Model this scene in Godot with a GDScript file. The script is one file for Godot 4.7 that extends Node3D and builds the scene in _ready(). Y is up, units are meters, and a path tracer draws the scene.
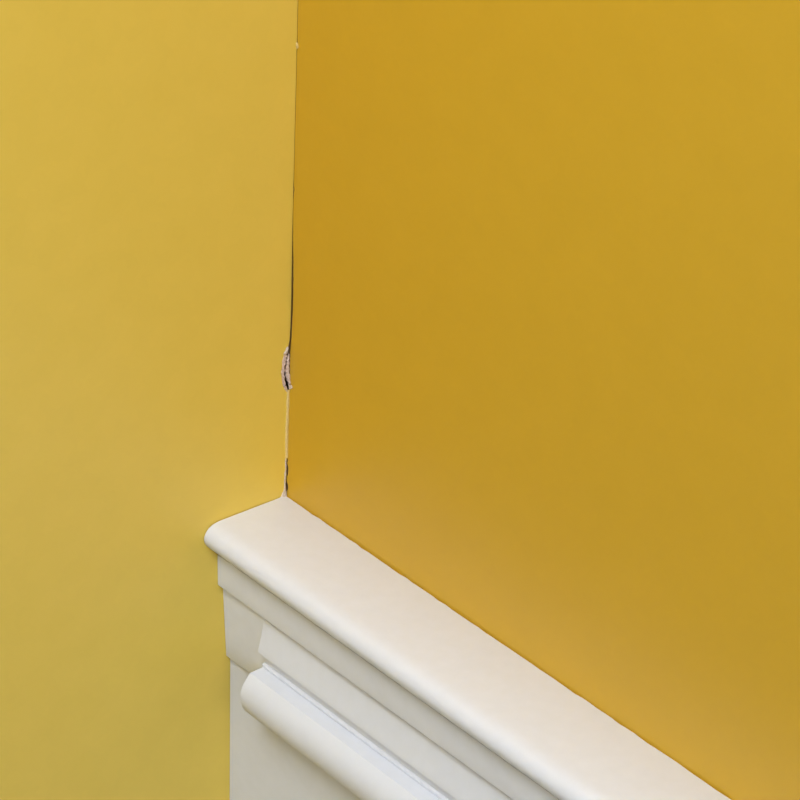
extends Node3D
# Corner of a yellow room seen from above: two painted walls, a cracked corner joint
# and a white wooden ledge with mouldings along the right-hand wall.
# x runs along the right wall, z along the left wall, y is up; the corner is x = z = 0.

const LEDGE := 0.86          # height of the ledge top above the floor
const ROOM_X := 2.6
const ROOM_Z := 3.2
const ROOM_Y := 3.0
const ACCENT_Z := 0.65      # coloured stretch ends here; unseen grey beyond is added to cut yellow bounce
const ACCENT_X := 0.85
const PLASTER := 0.025       # thickness of the plaster skin
const BACK := 0.14           # outer face of the masonry

var noise := FastNoiseLite.new()
var paint_lemon: StandardMaterial3D
var paint_gold: StandardMaterial3D
var paint_white: StandardMaterial3D
var plain_grey: StandardMaterial3D
var floor_wood: StandardMaterial3D
var bare_plaster: StandardMaterial3D
var masonry_mat: StandardMaterial3D
var caulk_mat: StandardMaterial3D
var lump_mat: StandardMaterial3D

func _ready() -> void:
	# ---- camera
	var cam := Camera3D.new()
	cam.name = "camera"
	var right := Vector3(0.63669052, 0.03778096, -0.77019334)
	var up := Vector3(-0.39849135, 0.87121656, -0.28668162)
	var fwd := Vector3(-0.66017409, -0.48944285, -0.56975071)
	cam.transform = Transform3D(Basis(right, up, -fwd).orthonormalized(), Vector3(1.341937, LEDGE + 1.032790, 1.068180))
	cam.fov = 14.168
	cam.near = 0.05
	add_child(cam)
	cam.current = true
	# ---- sky and exposure
	var env := Environment.new()
	var sky := Sky.new()
	var sm := ProceduralSkyMaterial.new()
	sm.sky_top_color = Color(0.88, 0.87, 0.87)
	sm.sky_horizon_color = Color(0.93, 0.91, 0.89)
	sm.ground_horizon_color = Color(0.62, 0.62, 0.60)
	sm.ground_bottom_color = Color(0.42, 0.41, 0.40)
	sm.sky_energy_multiplier = 2.4
	sky.sky_material = sm
	env.sky = sky
	env.background_mode = Environment.BG_SKY
	env.tonemap_mode = Environment.TONE_MAPPER_LINEAR
	env.tonemap_exposure = 0.965
	env.sdfgi_enabled = true
	env.ssao_enabled = true
	env.ssil_enabled = true
	var we := WorldEnvironment.new()
	we.name = "environment"
	we.environment = env
	add_child(we)

	noise.seed = 11
	noise.frequency = 1.0
	noise.fractal_octaves = 3
	make_materials()
	build_walls()
	build_room()
	build_ledge()
	build_added_lamp()
	build_damage()

# ------------------------------------------------------------------ materials
func lin(r: float, g: float, b: float) -> Color:
	return Color(r, g, b).linear_to_srgb()

func speckle(seed_value: int, freq: float, low: float, tint: Color) -> ImageTexture:
	# seamless fine mottling of a paint, between low and 1
	var n := FastNoiseLite.new()
	n.seed = seed_value
	n.frequency = freq
	n.fractal_octaves = 4
	var img := n.get_seamless_image(512, 512)
	img.convert(Image.FORMAT_RGB8)
	for y in 512:
		for x in 512:
			var v: float = lerp(low, 1.0, img.get_pixel(x, y).r)
			img.set_pixel(x, y, Color(lerp(tint.r, 1.0, v), lerp(tint.g, 1.0, v), lerp(tint.b, 1.0, v)))
	return ImageTexture.create_from_image(img)

func stipple(seed_value: int, freq: float) -> ImageTexture:
	var n := FastNoiseLite.new()
	n.seed = seed_value
	n.frequency = freq
	n.fractal_octaves = 3
	var img := n.get_seamless_image(512, 512)
	img.convert(Image.FORMAT_RGBA8)
	img.bump_map_to_normal_map(2.0)
	return ImageTexture.create_from_image(img)

func paint(c: Color, rough: float, tex: Texture2D, nrm: Texture2D, nscale: float, tiles: float) -> StandardMaterial3D:
	var m := StandardMaterial3D.new()
	m.albedo_color = c
	m.roughness = rough
	m.metallic_specular = 0.5
	m.uv1_triplanar = true
	m.uv1_world_triplanar = true
	m.uv1_scale = Vector3.ONE * tiles
	if tex:
		m.albedo_texture = tex
	if nrm:
		m.normal_enabled = true
		m.normal_texture = nrm
		m.normal_scale = nscale
	return m

func make_materials() -> void:
	var mottle := speckle(3, 0.012, 0.0, Color(0.985, 0.985, 0.96))
	var roll := stipple(5, 0.11)
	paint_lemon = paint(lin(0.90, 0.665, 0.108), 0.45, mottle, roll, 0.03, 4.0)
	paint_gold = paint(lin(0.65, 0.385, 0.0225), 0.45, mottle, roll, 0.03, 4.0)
	paint_white = paint(lin(0.80, 0.82, 0.87), 0.42, speckle(9, 0.03, 0.0, Color(0.985, 0.985, 0.98)), roll, 0.03, 5.0)
	plain_grey = paint(lin(0.42, 0.43, 0.44), 0.8, mottle, null, 0.0, 2.0)
	floor_wood = paint(lin(0.30, 0.29, 0.28), 0.5, mottle, null, 0.0, 2.0)
	bare_plaster = paint(lin(0.90, 0.76, 0.66), 0.95, speckle(21, 0.05, 0.0, Color(0.80, 0.74, 0.70)), stipple(23, 0.08), 1.0, 40.0)
	masonry_mat = paint(lin(0.30, 0.19, 0.10), 0.95, mottle, null, 0.0, 6.0)
	caulk_mat = paint(lin(0.92, 0.72, 0.28), 0.6, speckle(31, 0.05, 0.0, Color(0.86, 0.84, 0.80)), null, 0.0, 40.0)
	lump_mat = paint(lin(0.84, 0.74, 0.62), 0.7, speckle(33, 0.05, 0.0, Color(0.82, 0.78, 0.74)), null, 0.0, 40.0)

# ------------------------------------------------------------------ mesh helpers
func tri(st: SurfaceTool, a: Vector3, b: Vector3, c: Vector3, n: Vector3) -> void:
	# flat triangle turned so that its front looks along n
	var g := (b - a).cross(c - a)
	if g.length_squared() < 1e-20:
		return
	if g.dot(n) > 0.0:          # front faces run clockwise
		var t := b
		b = c
		c = t
	else:
		g = -g
	g = -(b - a).cross(c - a).normalized()
	for p in [a, b, c]:
		st.set_normal(g)
		st.add_vertex(p)

func quad(st: SurfaceTool, a: Vector3, b: Vector3, c: Vector3, d: Vector3, n: Vector3) -> void:
	tri(st, a, b, c, n)
	tri(st, a, c, d, n)

func box(st: SurfaceTool, lo: Vector3, hi: Vector3) -> void:
	var v := []
	for i in 8:
		v.append(Vector3(hi.x if i & 1 else lo.x, hi.y if i & 2 else lo.y, hi.z if i & 4 else lo.z))
	quad(st, v[0], v[1], v[3], v[2], Vector3(0, 0, -1))
	quad(st, v[4], v[5], v[7], v[6], Vector3(0, 0, 1))
	quad(st, v[0], v[2], v[6], v[4], Vector3(-1, 0, 0))
	quad(st, v[1], v[3], v[7], v[5], Vector3(1, 0, 0))
	quad(st, v[0], v[1], v[5], v[4], Vector3(0, -1, 0))
	quad(st, v[2], v[3], v[7], v[6], Vector3(0, 1, 0))

func begin() -> SurfaceTool:
	var st := SurfaceTool.new()
	st.begin(Mesh.PRIMITIVE_TRIANGLES)
	return st

func obj(called: String, st: SurfaceTool, m: Material, parent: Node) -> MeshInstance3D:
	var o := MeshInstance3D.new()
	o.name = called
	o.mesh = st.commit()
	o.material_override = m
	o.cast_shadow = GeometryInstance3D.SHADOW_CASTING_SETTING_ON
	parent.add_child(o, true)
	return o

func thing(called: String, label: String, category: String, kind: String = "") -> Node3D:
	var o := Node3D.new()
	o.name = called
	o.set_meta("label", label)
	o.set_meta("category", category)
	if kind != "":
		o.set_meta("kind", kind)
	add_child(o)
	return o

# Board with the cross-section prof (z, y in millimetres, going clockwise as seen from +x), running along x.
# Vertices whose two faces meet at less than 32 degrees are shaded smooth. The first `uneven` points, the back edge, waver a little.
func waver(px: float) -> Vector2:
	return Vector2(maxf(-0.3, noise.get_noise_2d(px * 55.0, 40.0) * 0.8 + noise.get_noise_2d(px * 260.0, 10.0) * 0.35), 0)

func board(prof: Array, stations: Array, uneven: int = 0) -> SurfaceTool:
	var n := prof.size()
	var seg_n := []
	for i in n:
		var a: Vector2 = prof[i]
		var b: Vector2 = prof[(i + 1) % n]
		var d := (b - a).normalized()
		seg_n.append(Vector2(d.y, -d.x))
	var area := 0.0
	for i in n:
		area += prof[i].cross(prof[(i + 1) % n])
	if area < 0.0:
		for i in n:
			seg_n[i] = -seg_n[i]
	var st := begin()
	for k in stations.size() - 1:
		for i in n:
			var j := (i + 1) % n
			var p := []
			for e in [[i, k], [j, k], [j, k + 1], [i, k + 1]]:
				var q: Vector2 = prof[e[0]]
				if e[0] < uneven:
					q += waver(stations[e[1]])
				p.append(Vector3(stations[e[1]], LEDGE + q.y * 0.001, q.x * 0.001))
			var face: Vector2 = seg_n[i]
			var before: Vector2 = seg_n[(i + n - 1) % n]
			var after: Vector2 = seg_n[j]
			var na := (face + before).normalized() if face.dot(before) > 0.85 else face
			var nb := (face + after).normalized() if face.dot(after) > 0.85 else face
			var nrm := [Vector3(0, na.y, na.x), Vector3(0, nb.y, nb.x), Vector3(0, nb.y, nb.x), Vector3(0, na.y, na.x)]
			var out := Vector3(0, face.y, face.x)
			var order := [0, 1, 2, 0, 2, 3]
			if (p[1] - p[0]).cross(p[2] - p[0]).dot(out) > 0.0:
				order = [0, 2, 1, 0, 3, 2]
			for o in order:
				st.set_normal(nrm[o])
				st.add_vertex(p[o])
	# ends
	var poly := PackedVector2Array(prof)
	var ids := Geometry2D.triangulate_polygon(poly)
	for s in [[stations[0], -1.0], [stations[-1], 1.0]]:
		for t in range(0, ids.size(), 3):
			var q := []
			for u in 3:
				var v: Vector2 = prof[ids[t + u]]
				if ids[t + u] < uneven:
					v += waver(s[0])
				q.append(Vector3(s[0], LEDGE + v.y * 0.001, v.x * 0.001))
			tri(st, q[0], q[1], q[2], Vector3(s[1], 0, 0))
	return st

# ------------------------------------------------------------------ the two walls that meet in the cracked corner
# height above the ledge, edge of the left wall (z), edge of the right wall (x); millimetres
const EDGE := [
	[360, 0, 0], [306, 0, 0], [303, 0, 0.3], [299, 0, 0], [214, 0, 0], [212, 0, 0.2], [210, -0.1, 0.6], [207, 0, 0.2], [204, 0, 0],
	[190, 0, 0], [178, -0.1, 0.35], [163, -0.4, 1.0], [150, -0.6, 1.4], [136, -0.8, 1.7], [120, -0.6, 1.4], [109, 0.0, 0.9],
	[104, 1.0, 0.5], [101, 2.5, 0.4], [96, 4.5, 0.4], [90, 5.6, 0.4], [84, 5.2, 0.6], [80, 4.6, 0.8], [77, 3.0, 0.5],
	[75, 1.2, 0.2], [73, 0.1, 0.0], [28, 0, 0], [26, 0.1, 0.1], [25, 0.1, 0.9], [23.4, 0.1, 0.1], [22, 0.1, 0.1], [21, 0.1, 0.8],
	[18, 0.1, 1.1], [14.5, 0.1, 0.7], [13.5, 0.1, 0.1], [9.5, 0.1, 0.15], [7.5, 0.3, 1.2], [4.5, 0.2, 1.3], [2.5, 0.1, 0.2], [0, 0, 0.4], [-10, 0, 0]]

func edge_at(h: float) -> Vector2:
	if h >= EDGE[0][0] or h <= EDGE[-1][0]:
		return Vector2.ZERO
	for i in EDGE.size() - 1:
		if h <= EDGE[i][0] and h >= EDGE[i + 1][0]:
			var t: float = (EDGE[i][0] - h) / (EDGE[i][0] - EDGE[i + 1][0])
			var e := Vector2(lerp(float(EDGE[i][1]), float(EDGE[i + 1][1]), t), lerp(float(EDGE[i][2]), float(EDGE[i + 1][2]), t))
			var amp: float = clamp((abs(e.x) + e.y) * 0.3, 0.0, 0.22)
			e.x += noise.get_noise_2d(h * 0.45, 3.0) * amp
			e.y += noise.get_noise_2d(h * 0.45, 90.0) * amp
			return e
	return Vector2.ZERO

func plaster_skin(left: bool) -> SurfaceTool:
	var far := ACCENT_Z if left else ACCENT_X
	var hs := [-LEDGE * 1000.0, -120.0, -12.0]
	var h := -10.0
	while h < 340.0:
		hs.append(h)
		h += 0.8 if (h < 112.0) else 1.6
	hs.append_array([345.0, 420.0, (ROOM_Y - LEDGE) * 1000.0])
	var rows := []
	for v in hs:
		var e := edge_at(v)
		var g: float = e.x if left else e.y
		var lip: float = 0.25 + 0.5 * clamp(abs(g), 0.0, 1.0)
		var row := []
		for q in [[-PLASTER * 1000.0, g], [-lip, g], [-lip * 0.3, g + lip * 0.25], [0.0, g + lip], [0.0, 60.0], [0.0, far * 1000.0], [-PLASTER * 1000.0, far * 1000.0]]:
			var y: float = LEDGE + v * 0.001
			row.append(Vector3(q[0] * 0.001, y, q[1] * 0.001) if left else Vector3(q[1] * 0.001, y, q[0] * 0.001))
		rows.append(row)
	var st := begin()
	var face := Vector3(1, 0, 0) if left else Vector3(0, 0, 1)
	var side := Vector3(0, 0, -1) if left else Vector3(-1, 0, 0)
	var dirs := [side, (side * 0.8 + face * 0.6), (side * 0.5 + face), face, face, -side, -face]
	for r in rows.size() - 1:
		for i in 7:
			var j := (i + 1) % 7
			quad(st, rows[r][i], rows[r][j], rows[r + 1][j], rows[r + 1][i], dirs[i])
	for s in [[0, Vector3.DOWN], [rows.size() - 1, Vector3.UP]]:
		var w: Array = rows[s[0]]
		quad(st, w[0], w[1], w[5], w[6], s[1])
		quad(st, w[1], w[3], w[4], w[5], s[1])
	return st

func build_walls() -> void:
	var wl := thing("wall_left", "pale lemon-yellow painted wall on the left of the cracked corner", "wall", "structure")
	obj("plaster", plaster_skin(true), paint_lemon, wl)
	var st := begin()
	box(st, Vector3(-BACK, 0, -BACK), Vector3(-PLASTER, ROOM_Y, ROOM_Z))
	obj("masonry", st, masonry_mat, wl)
	st = begin()
	box(st, Vector3(-PLASTER, 0, ACCENT_Z), Vector3(0, ROOM_Y, ROOM_Z))
	obj("plain_plaster", st, plain_grey, wl)
	var wr := thing("wall_right", "deep golden-yellow painted wall above the white ledge", "wall", "structure")
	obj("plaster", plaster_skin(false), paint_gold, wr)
	st = begin()
	box(st, Vector3(-PLASTER, 0, -BACK), Vector3(ROOM_X, ROOM_Y, -PLASTER))
	obj("masonry", st, masonry_mat, wr)
	st = begin()
	box(st, Vector3(ACCENT_X, 0, -PLASTER), Vector3(ROOM_X, ROOM_Y, 0))
	obj("plain_plaster", st, plain_grey, wr)

# ------------------------------------------------------------------ rest of the room, behind the camera
func build_room() -> void:
	var st := begin()
	box(st, Vector3(-BACK, -0.12, -BACK), Vector3(ROOM_X + BACK, 0, ROOM_Z + BACK))
	var o := obj("floor", st, floor_wood, self)
	setting(o, "grey floor of the room below the ledge", "floor")
	st = begin()
	box(st, Vector3(-BACK, ROOM_Y, -BACK), Vector3(ROOM_X + BACK, ROOM_Y + 0.12, ROOM_Z + BACK))
	o = obj("ceiling", st, plain_grey, self)
	setting(o, "flat grey ceiling above the yellow walls", "ceiling")
	st = begin()
	box(st, Vector3(-BACK, 0, ROOM_Z), Vector3(ROOM_X + BACK, ROOM_Y, ROOM_Z + BACK))
	o = obj("wall_front", st, plain_grey, self)
	setting(o, "plain grey wall across the room from the golden wall", "wall")
	# wall with an unseen window, added to light the lemon wall
	var y0 := 1.6
	var y1 := 2.8
	var z0 := 0.35
	var z1 := 2.35
	var x0 := ROOM_X
	var x1 := ROOM_X + BACK
	st = begin()
	box(st, Vector3(x0, 0, -BACK), Vector3(x1, y0, ROOM_Z))
	box(st, Vector3(x0, y1, -BACK), Vector3(x1, ROOM_Y, ROOM_Z))
	box(st, Vector3(x0, y0, -BACK), Vector3(x1, y1, z0))
	box(st, Vector3(x0, y0, z1), Vector3(x1, y1, ROOM_Z))
	o = obj("wall_back", st, plain_grey, self)
	setting(o, "plain grey wall with the added window across from the lemon wall", "wall")
	var w := thing("window_1", "unseen white framed window added to light the lemon-yellow wall", "window", "structure")
	st = begin()
	var fx0 := x0 + 0.04
	var fx1 := x0 + 0.10
	var t := 0.05
	box(st, Vector3(fx0, y0, z0), Vector3(fx1, y0 + t, z1))
	box(st, Vector3(fx0, y1 - t, z0), Vector3(fx1, y1, z1))
	box(st, Vector3(fx0, y0 + t, z0), Vector3(fx1, y1 - t, z0 + t))
	box(st, Vector3(fx0, y0 + t, z1 - t), Vector3(fx1, y1 - t, z1))
	var zm := (z0 + z1) * 0.5
	box(st, Vector3(fx0, y0 + t, zm - t * 0.5), Vector3(fx1, y1 - t, zm + t * 0.5))
	obj("window_frame", st, paint_white, w)
	var glass := StandardMaterial3D.new()
	glass.albedo_color = Color(0.95, 0.98, 1.0, 0.06)
	glass.transparency = BaseMaterial3D.TRANSPARENCY_ALPHA
	glass.roughness = 0.0
	for e in [[z0 + t, zm - t * 0.5], [zm + t * 0.5, z1 - t]]:
		st = begin()
		box(st, Vector3(fx0 + 0.027, y0 + t, e[0]), Vector3(fx0 + 0.033, y1 - t, e[1]))
		obj("pane", st, glass, w)

func setting(o: Node, label: String, category: String) -> void:
	o.set_meta("label", label)
	o.set_meta("category", category)
	o.set_meta("kind", "structure")

# ------------------------------------------------------------------ the white ledge and its mouldings
func build_ledge() -> void:
	var t := thing("trim_1", "white painted wooden ledge with stepped mouldings along the golden wall", "ledge", "structure")
	var xs := [0.0006, 0.004]
	var x := 0.01
	while x < 0.62:
		xs.append(x)
		x += 0.006
	xs.append_array([1.0, 2.0, ROOM_X])
	# top board with a rounded nose; its back edge stands a hair off the uneven wall
	var cap := [Vector2(0.5, -24), Vector2(0.5, -1.0), Vector2(0.9, -0.3), Vector2(1.6, 0), Vector2(51, 0), Vector2(54.5, -0.25), Vector2(57.4, -0.9),
		Vector2(60.2, -2.3), Vector2(62.4, -4.6), Vector2(63.6, -7.4), Vector2(63.8, -9.6), Vector2(63.2, -12.0), Vector2(61.7, -14.6), Vector2(59.4, -17.2),
		Vector2(56.8, -19.8), Vector2(53.8, -22.0), Vector2(50.5, -23.4), Vector2(47, -24)]
	obj("ledge_top", board(cap, xs, 4), paint_white, t)
	var st4 := [0.0004, 0.3, 0.8, ROOM_X]
	var fascia := [Vector2(0.5, -24.1), Vector2(53.1, -24.1), Vector2(52.9, -36), Vector2(52.6, -45.8), Vector2(52.4, -46.5), Vector2(51.7, -46.9), Vector2(0.5, -47)]
	obj("fascia", board(fascia, st4), paint_white, t)
	var frieze := [Vector2(0.5, -47.1), Vector2(48.9, -47.1), Vector2(47.6, -67), Vector2(46.4, -86), Vector2(45.4, -101.6), Vector2(45.0, -102.3), Vector2(44.2, -102.6), Vector2(0.5, -102.7)]
	obj("frieze_board", board(frieze, st4), paint_white, t)
	var pan := [Vector2(0.5, -102.8), Vector2(42.2, -102.8), Vector2(41.0, -216), Vector2(41.0, -LEDGE * 1000.0 + 1.0), Vector2(0.5, -LEDGE * 1000.0 + 1.0)]
	obj("panel", board(pan, st4), paint_white, t)
	# the two mouldings planted on the frieze stop short of the lemon wall
	var stm := [0.042, 0.3, 0.8, ROOM_X]
	var step := [Vector2(46.5, -50.5), Vector2(48.8, -50.5), Vector2(48.9, -54.0), Vector2(49.5, -58.5), Vector2(50.6, -64.0), Vector2(51.9, -69.5), Vector2(52.9, -73.4), Vector2(52.8, -74.2), Vector2(52.2, -74.7),
		Vector2(49.2, -75.6), Vector2(48.0, -76.6), Vector2(47.6, -78.2), Vector2(47.5, -83.6), Vector2(48.6, -84.0), Vector2(49.0, -84.4), Vector2(49.0, -86.0), Vector2(46.8, -86.1)]
	obj("step_moulding", board(step, stm), paint_white, t)
	var rail := [Vector2(46.8, -86.8), Vector2(48.9, -86.6), Vector2(58.4, -86.9), Vector2(61.0, -90.0), Vector2(63.6, -93.2), Vector2(65.2, -97.4), Vector2(65.8, -101.2),
		Vector2(65.5, -105.4), Vector2(64.4, -109.4), Vector2(62.2, -113.4), Vector2(58.8, -117.2), Vector2(53.0, -120.4), Vector2(46.0, -121.4), Vector2(42.6, -121.4), Vector2(42.6, -103.2), Vector2(45.9, -103.2)]
	obj("rounded_rail", board(rail, stm), paint_white, t)

# ------------------------------------------------------------------ unseen ceiling lamp, added as the overhead light source
func build_added_lamp() -> void:
	var at := Vector3(0.62, ROOM_Y, 1.4)
	var size := 1.0
	var l := thing("added_ceiling_lamp", "unseen square grey-framed flush ceiling lamp with a glowing diffuser, added for overhead light", "lamp")
	var st := begin()
	var s := size * 0.5
	var r := s + 0.03
	box(st, at + Vector3(-r, -0.06, -r), at + Vector3(r, -0.001, -s))
	box(st, at + Vector3(-r, -0.06, s), at + Vector3(r, -0.001, r))
	box(st, at + Vector3(-r, -0.06, -s), at + Vector3(-s, -0.001, s))
	box(st, at + Vector3(s, -0.06, -s), at + Vector3(r, -0.001, s))
	obj("frame", st, plain_grey, l)
	var glow := StandardMaterial3D.new()
	glow.albedo_color = Color(0.9, 0.9, 0.88)
	glow.emission_enabled = true
	glow.emission = Color(0.93, 0.955, 1.0)
	glow.emission_energy_multiplier = 1.0
	st = begin()
	box(st, at + Vector3(-s, -0.05, -s), at + Vector3(s, -0.04, s))
	obj("diffuser", st, glow, l)
	var a := AreaLight3D.new()
	a.name = "added_lamp_light"
	a.area_size = Vector2(size, size)
	a.light_color = Color(0.93, 0.955, 1.0)
	a.light_energy = 4.9
	a.area_range = 12.0
	a.shadow_enabled = true
	a.position = at + Vector3(0, -0.056, 0)
	a.rotation_degrees = Vector3(-90, 0, 0)
	l.add_child(a)

# ------------------------------------------------------------------ broken plaster and filler in the corner
# Ribbon between the lines a and b (millimetres from the corner at ledge height), humped by the heights in hump along out
func ribbon(a: Array, b: Array, out: Vector3, hump: Array, rough: float, steps: int) -> SurfaceTool:
	var rows := []
	for k in steps + 1:
		var t := float(k) / steps
		var pa := along(a, t)
		var pb := along(b, t)
		var row := []
		var m := hump.size()
		var taper: float = clamp(min(t, 1.0 - t) * 7.0, 0.0, 1.0)
		for i in m:
			var p := pa.lerp(pb, float(i) / (m - 1))
			var edge := i == 0 or i == m - 1
			var n := noise.get_noise_3d(p.x * 0.9 + 7.0, p.y * 0.5, p.z * 0.9) * rough
			p += out * (hump[i] * (taper if not edge else 1.0) + n)
			p += (pb - pa).normalized() * noise.get_noise_2d(p.y * 0.35, i * 30.0) * rough * 0.9
			row.append(Vector3(0, LEDGE, 0) + p * 0.001)
		rows.append(row)
	var st := begin()
	for k in steps:
		for i in hump.size() - 1:
			quad(st, rows[k][i], rows[k][i + 1], rows[k + 1][i + 1], rows[k + 1][i], out)
	# back, so that the piece is solid
	var n2: int = hump.size() - 1
	for k in steps:
		quad(st, rows[k][0], rows[k][n2], rows[k + 1][n2], rows[k + 1][0], -out)
	return st

func along(line: Array, t: float) -> Vector3:
	var f := t * (line.size() - 1)
	var i := mini(int(f), line.size() - 2)
	return line[i].lerp(line[i + 1], f - i)

func build_damage() -> void:
	var wl := get_node("wall_left")
	var wr := get_node("wall_right")
	var o: MeshInstance3D
	# crescent of bare plaster where the paint of the left wall broke away
	o = obj("bare_plaster", ribbon(
		[Vector3(-0.2, 104, 2.8), Vector3(-0.2, 101, 5.0), Vector3(-0.2, 96, 6.1), Vector3(-0.2, 89, 6.2), Vector3(-0.2, 82.5, 5.4), Vector3(-0.2, 77.5, 4.0), Vector3(-0.2, 75, 1.3)],
		[Vector3(-0.4, 102.5, 0.7), Vector3(-0.4, 98.5, 1.1), Vector3(-0.3, 94, 1.7), Vector3(-0.4, 88, 3.0), Vector3(-0.4, 82, 2.6), Vector3(-0.4, 78, 1.2), Vector3(-0.4, 75.5, 0.2)],
		Vector3(1, 0, 0), [-0.6, 0.5, 0.2, 0.6, 0.1, -2.0], 1.1, 44), bare_plaster, wl)
	o.set_meta("label", "crescent of bare pinkish plaster")
	# splinter of plaster standing in the joint
	var d := Vector3(0.707, 0, 0.707)
	o = obj("plaster_splinter", ribbon(
		[Vector3(0.0, 100.0, 1.2), Vector3(-0.2, 95.5, 2.1), Vector3(-0.4, 91.0, 2.7), Vector3(-0.4, 86.5, 2.7), Vector3(0.0, 82.5, 2.0), Vector3(0.7, 79.6, 1.2), Vector3(1.2, 76.4, 0.7)],
		[Vector3(0.5, 99.5, 0.5), Vector3(0.7, 95.0, 0.5), Vector3(0.8, 91.5, 0.5), Vector3(1.0, 86.4, 0.4), Vector3(1.8, 83.1, 0.2), Vector3(2.3, 79.6, 0.0), Vector3(2.2, 76.6, 0.1)],
		d, [-0.8, 0.4, 0.1, 0.4, -0.8], 0.8, 34), bare_plaster, wr)
	o.set_meta("label", "pinkish splinter of plaster beside the slit")
	# curled flakes of paint at the edge of the break
	for q in [
		[[Vector3(0.1, 105.5, 2.0), Vector3(0.6, 103.6, 3.4), Vector3(0.2, 101.2, 4.6)], [Vector3(0.2, 104.6, 0.9), Vector3(1.2, 102.8, 1.7), Vector3(0.4, 100.6, 3.3)], Vector3(1, 0, 0)],
		[[Vector3(0.6, 79.0, 0.3), Vector3(1.2, 77.3, 0.9), Vector3(1.0, 75.6, 0.6)], [Vector3(2.6, 79.4, 0.1), Vector3(4.6, 78.4, 0.4), Vector3(3.0, 76.6, 0.1)], d],
		[[Vector3(0.1, 78.6, 4.2), Vector3(0.6, 76.2, 3.4), Vector3(0.2, 74.0, 1.8)], [Vector3(0.1, 77.6, 3.0), Vector3(0.7, 75.4, 1.9), Vector3(0.2, 73.8, 0.8)], Vector3(1, 0, 0)]]:
		obj("paint_flake", ribbon(q[0], q[1], q[2], [-0.2, 0.35, 0.3, -0.2], 0.5, 10), lump_mat, wl)
	# brown strip added behind the open joint so the gap reads less black
	var st := begin()
	var prism := [Vector3(-2.3, 0, -1.2), Vector3(-1.0, 0, -2.2), Vector3(-6, 0, -6)]
	var lo := Vector3(0, LEDGE - 0.01, 0)
	var hi := Vector3(0, LEDGE + 0.36, 0)
	for i in 3:
		var p: Vector3 = prism[i] * 0.001
		var q: Vector3 = prism[(i + 1) % 3] * 0.001
		quad(st, lo + p, lo + q, hi + q, hi + p, p + q - Vector3(-0.0055, 0, -0.0055))
	obj("added_joint_backing", st, masonry_mat, wl)
	# thin ridge of filler running down the joint, lighter than the paint
	var a := []
	var b := []
	for k in 12:
		var h: float = lerp(75.0, 27.0, k / 11.0)
		a.append(Vector3(0.05, h, 1.7 + noise.get_noise_1d(h * 0.5) * 0.6))
		b.append(Vector3(0.9 + noise.get_noise_1d(h * 0.5 + 50.0) * 0.4, h, 0.05))
	obj("filler_ridge", ribbon(a, b, d, [-0.1, 0.25, 0.3, -0.1], 0.12, 40), caulk_mat, wl)
	a = []
	b = []
	for k in 10:
		var h: float = lerp(27.5, 1.5, k / 9.0)
		a.append(Vector3(0.05, h, 1.2 + k * 0.12 + noise.get_noise_1d(h * 0.6) * 0.6))
		b.append(Vector3(0.15, h, 0.3))
	obj("filler_ridge", ribbon(a, b, Vector3(1, 0, 0), [-0.1, 0.3, 0.25, -0.4], 0.25, 30), lump_mat, wl)
	# lump of white filler where joint and ledge meet
	obj("filler_lump", ribbon(
		[Vector3(0.2, 5.5, 1.6), Vector3(0.2, 3.0, 3.0), Vector3(0.2, 1.0, 4.2), Vector3(0.4, -0.5, 5.6)],
		[Vector3(0.6, 5.0, 0.6), Vector3(0.8, 3.0, 0.7), Vector3(1.4, 1.2, 0.8), Vector3(2.0, -0.5, 1.0)],
		Vector3(0.6, 0.5, 0.6).normalized(), [-0.3, 0.5, 0.5, -0.3], 0.4, 14), lump_mat, wl)
	# tiny flakes higher up
	obj("paint_flake", ribbon([Vector3(0.0, 304.0, 0.8), Vector3(0.0, 302.0, 1.0), Vector3(0.2, 300.0, 0.5)], [Vector3(0.9, 303.4, 0), Vector3(1.6, 301.5, 0), Vector3(1.2, 300.0, 0)],
		d, [-0.2, 0.4, 0.4, -0.2], 0.3, 8), caulk_mat, wr)
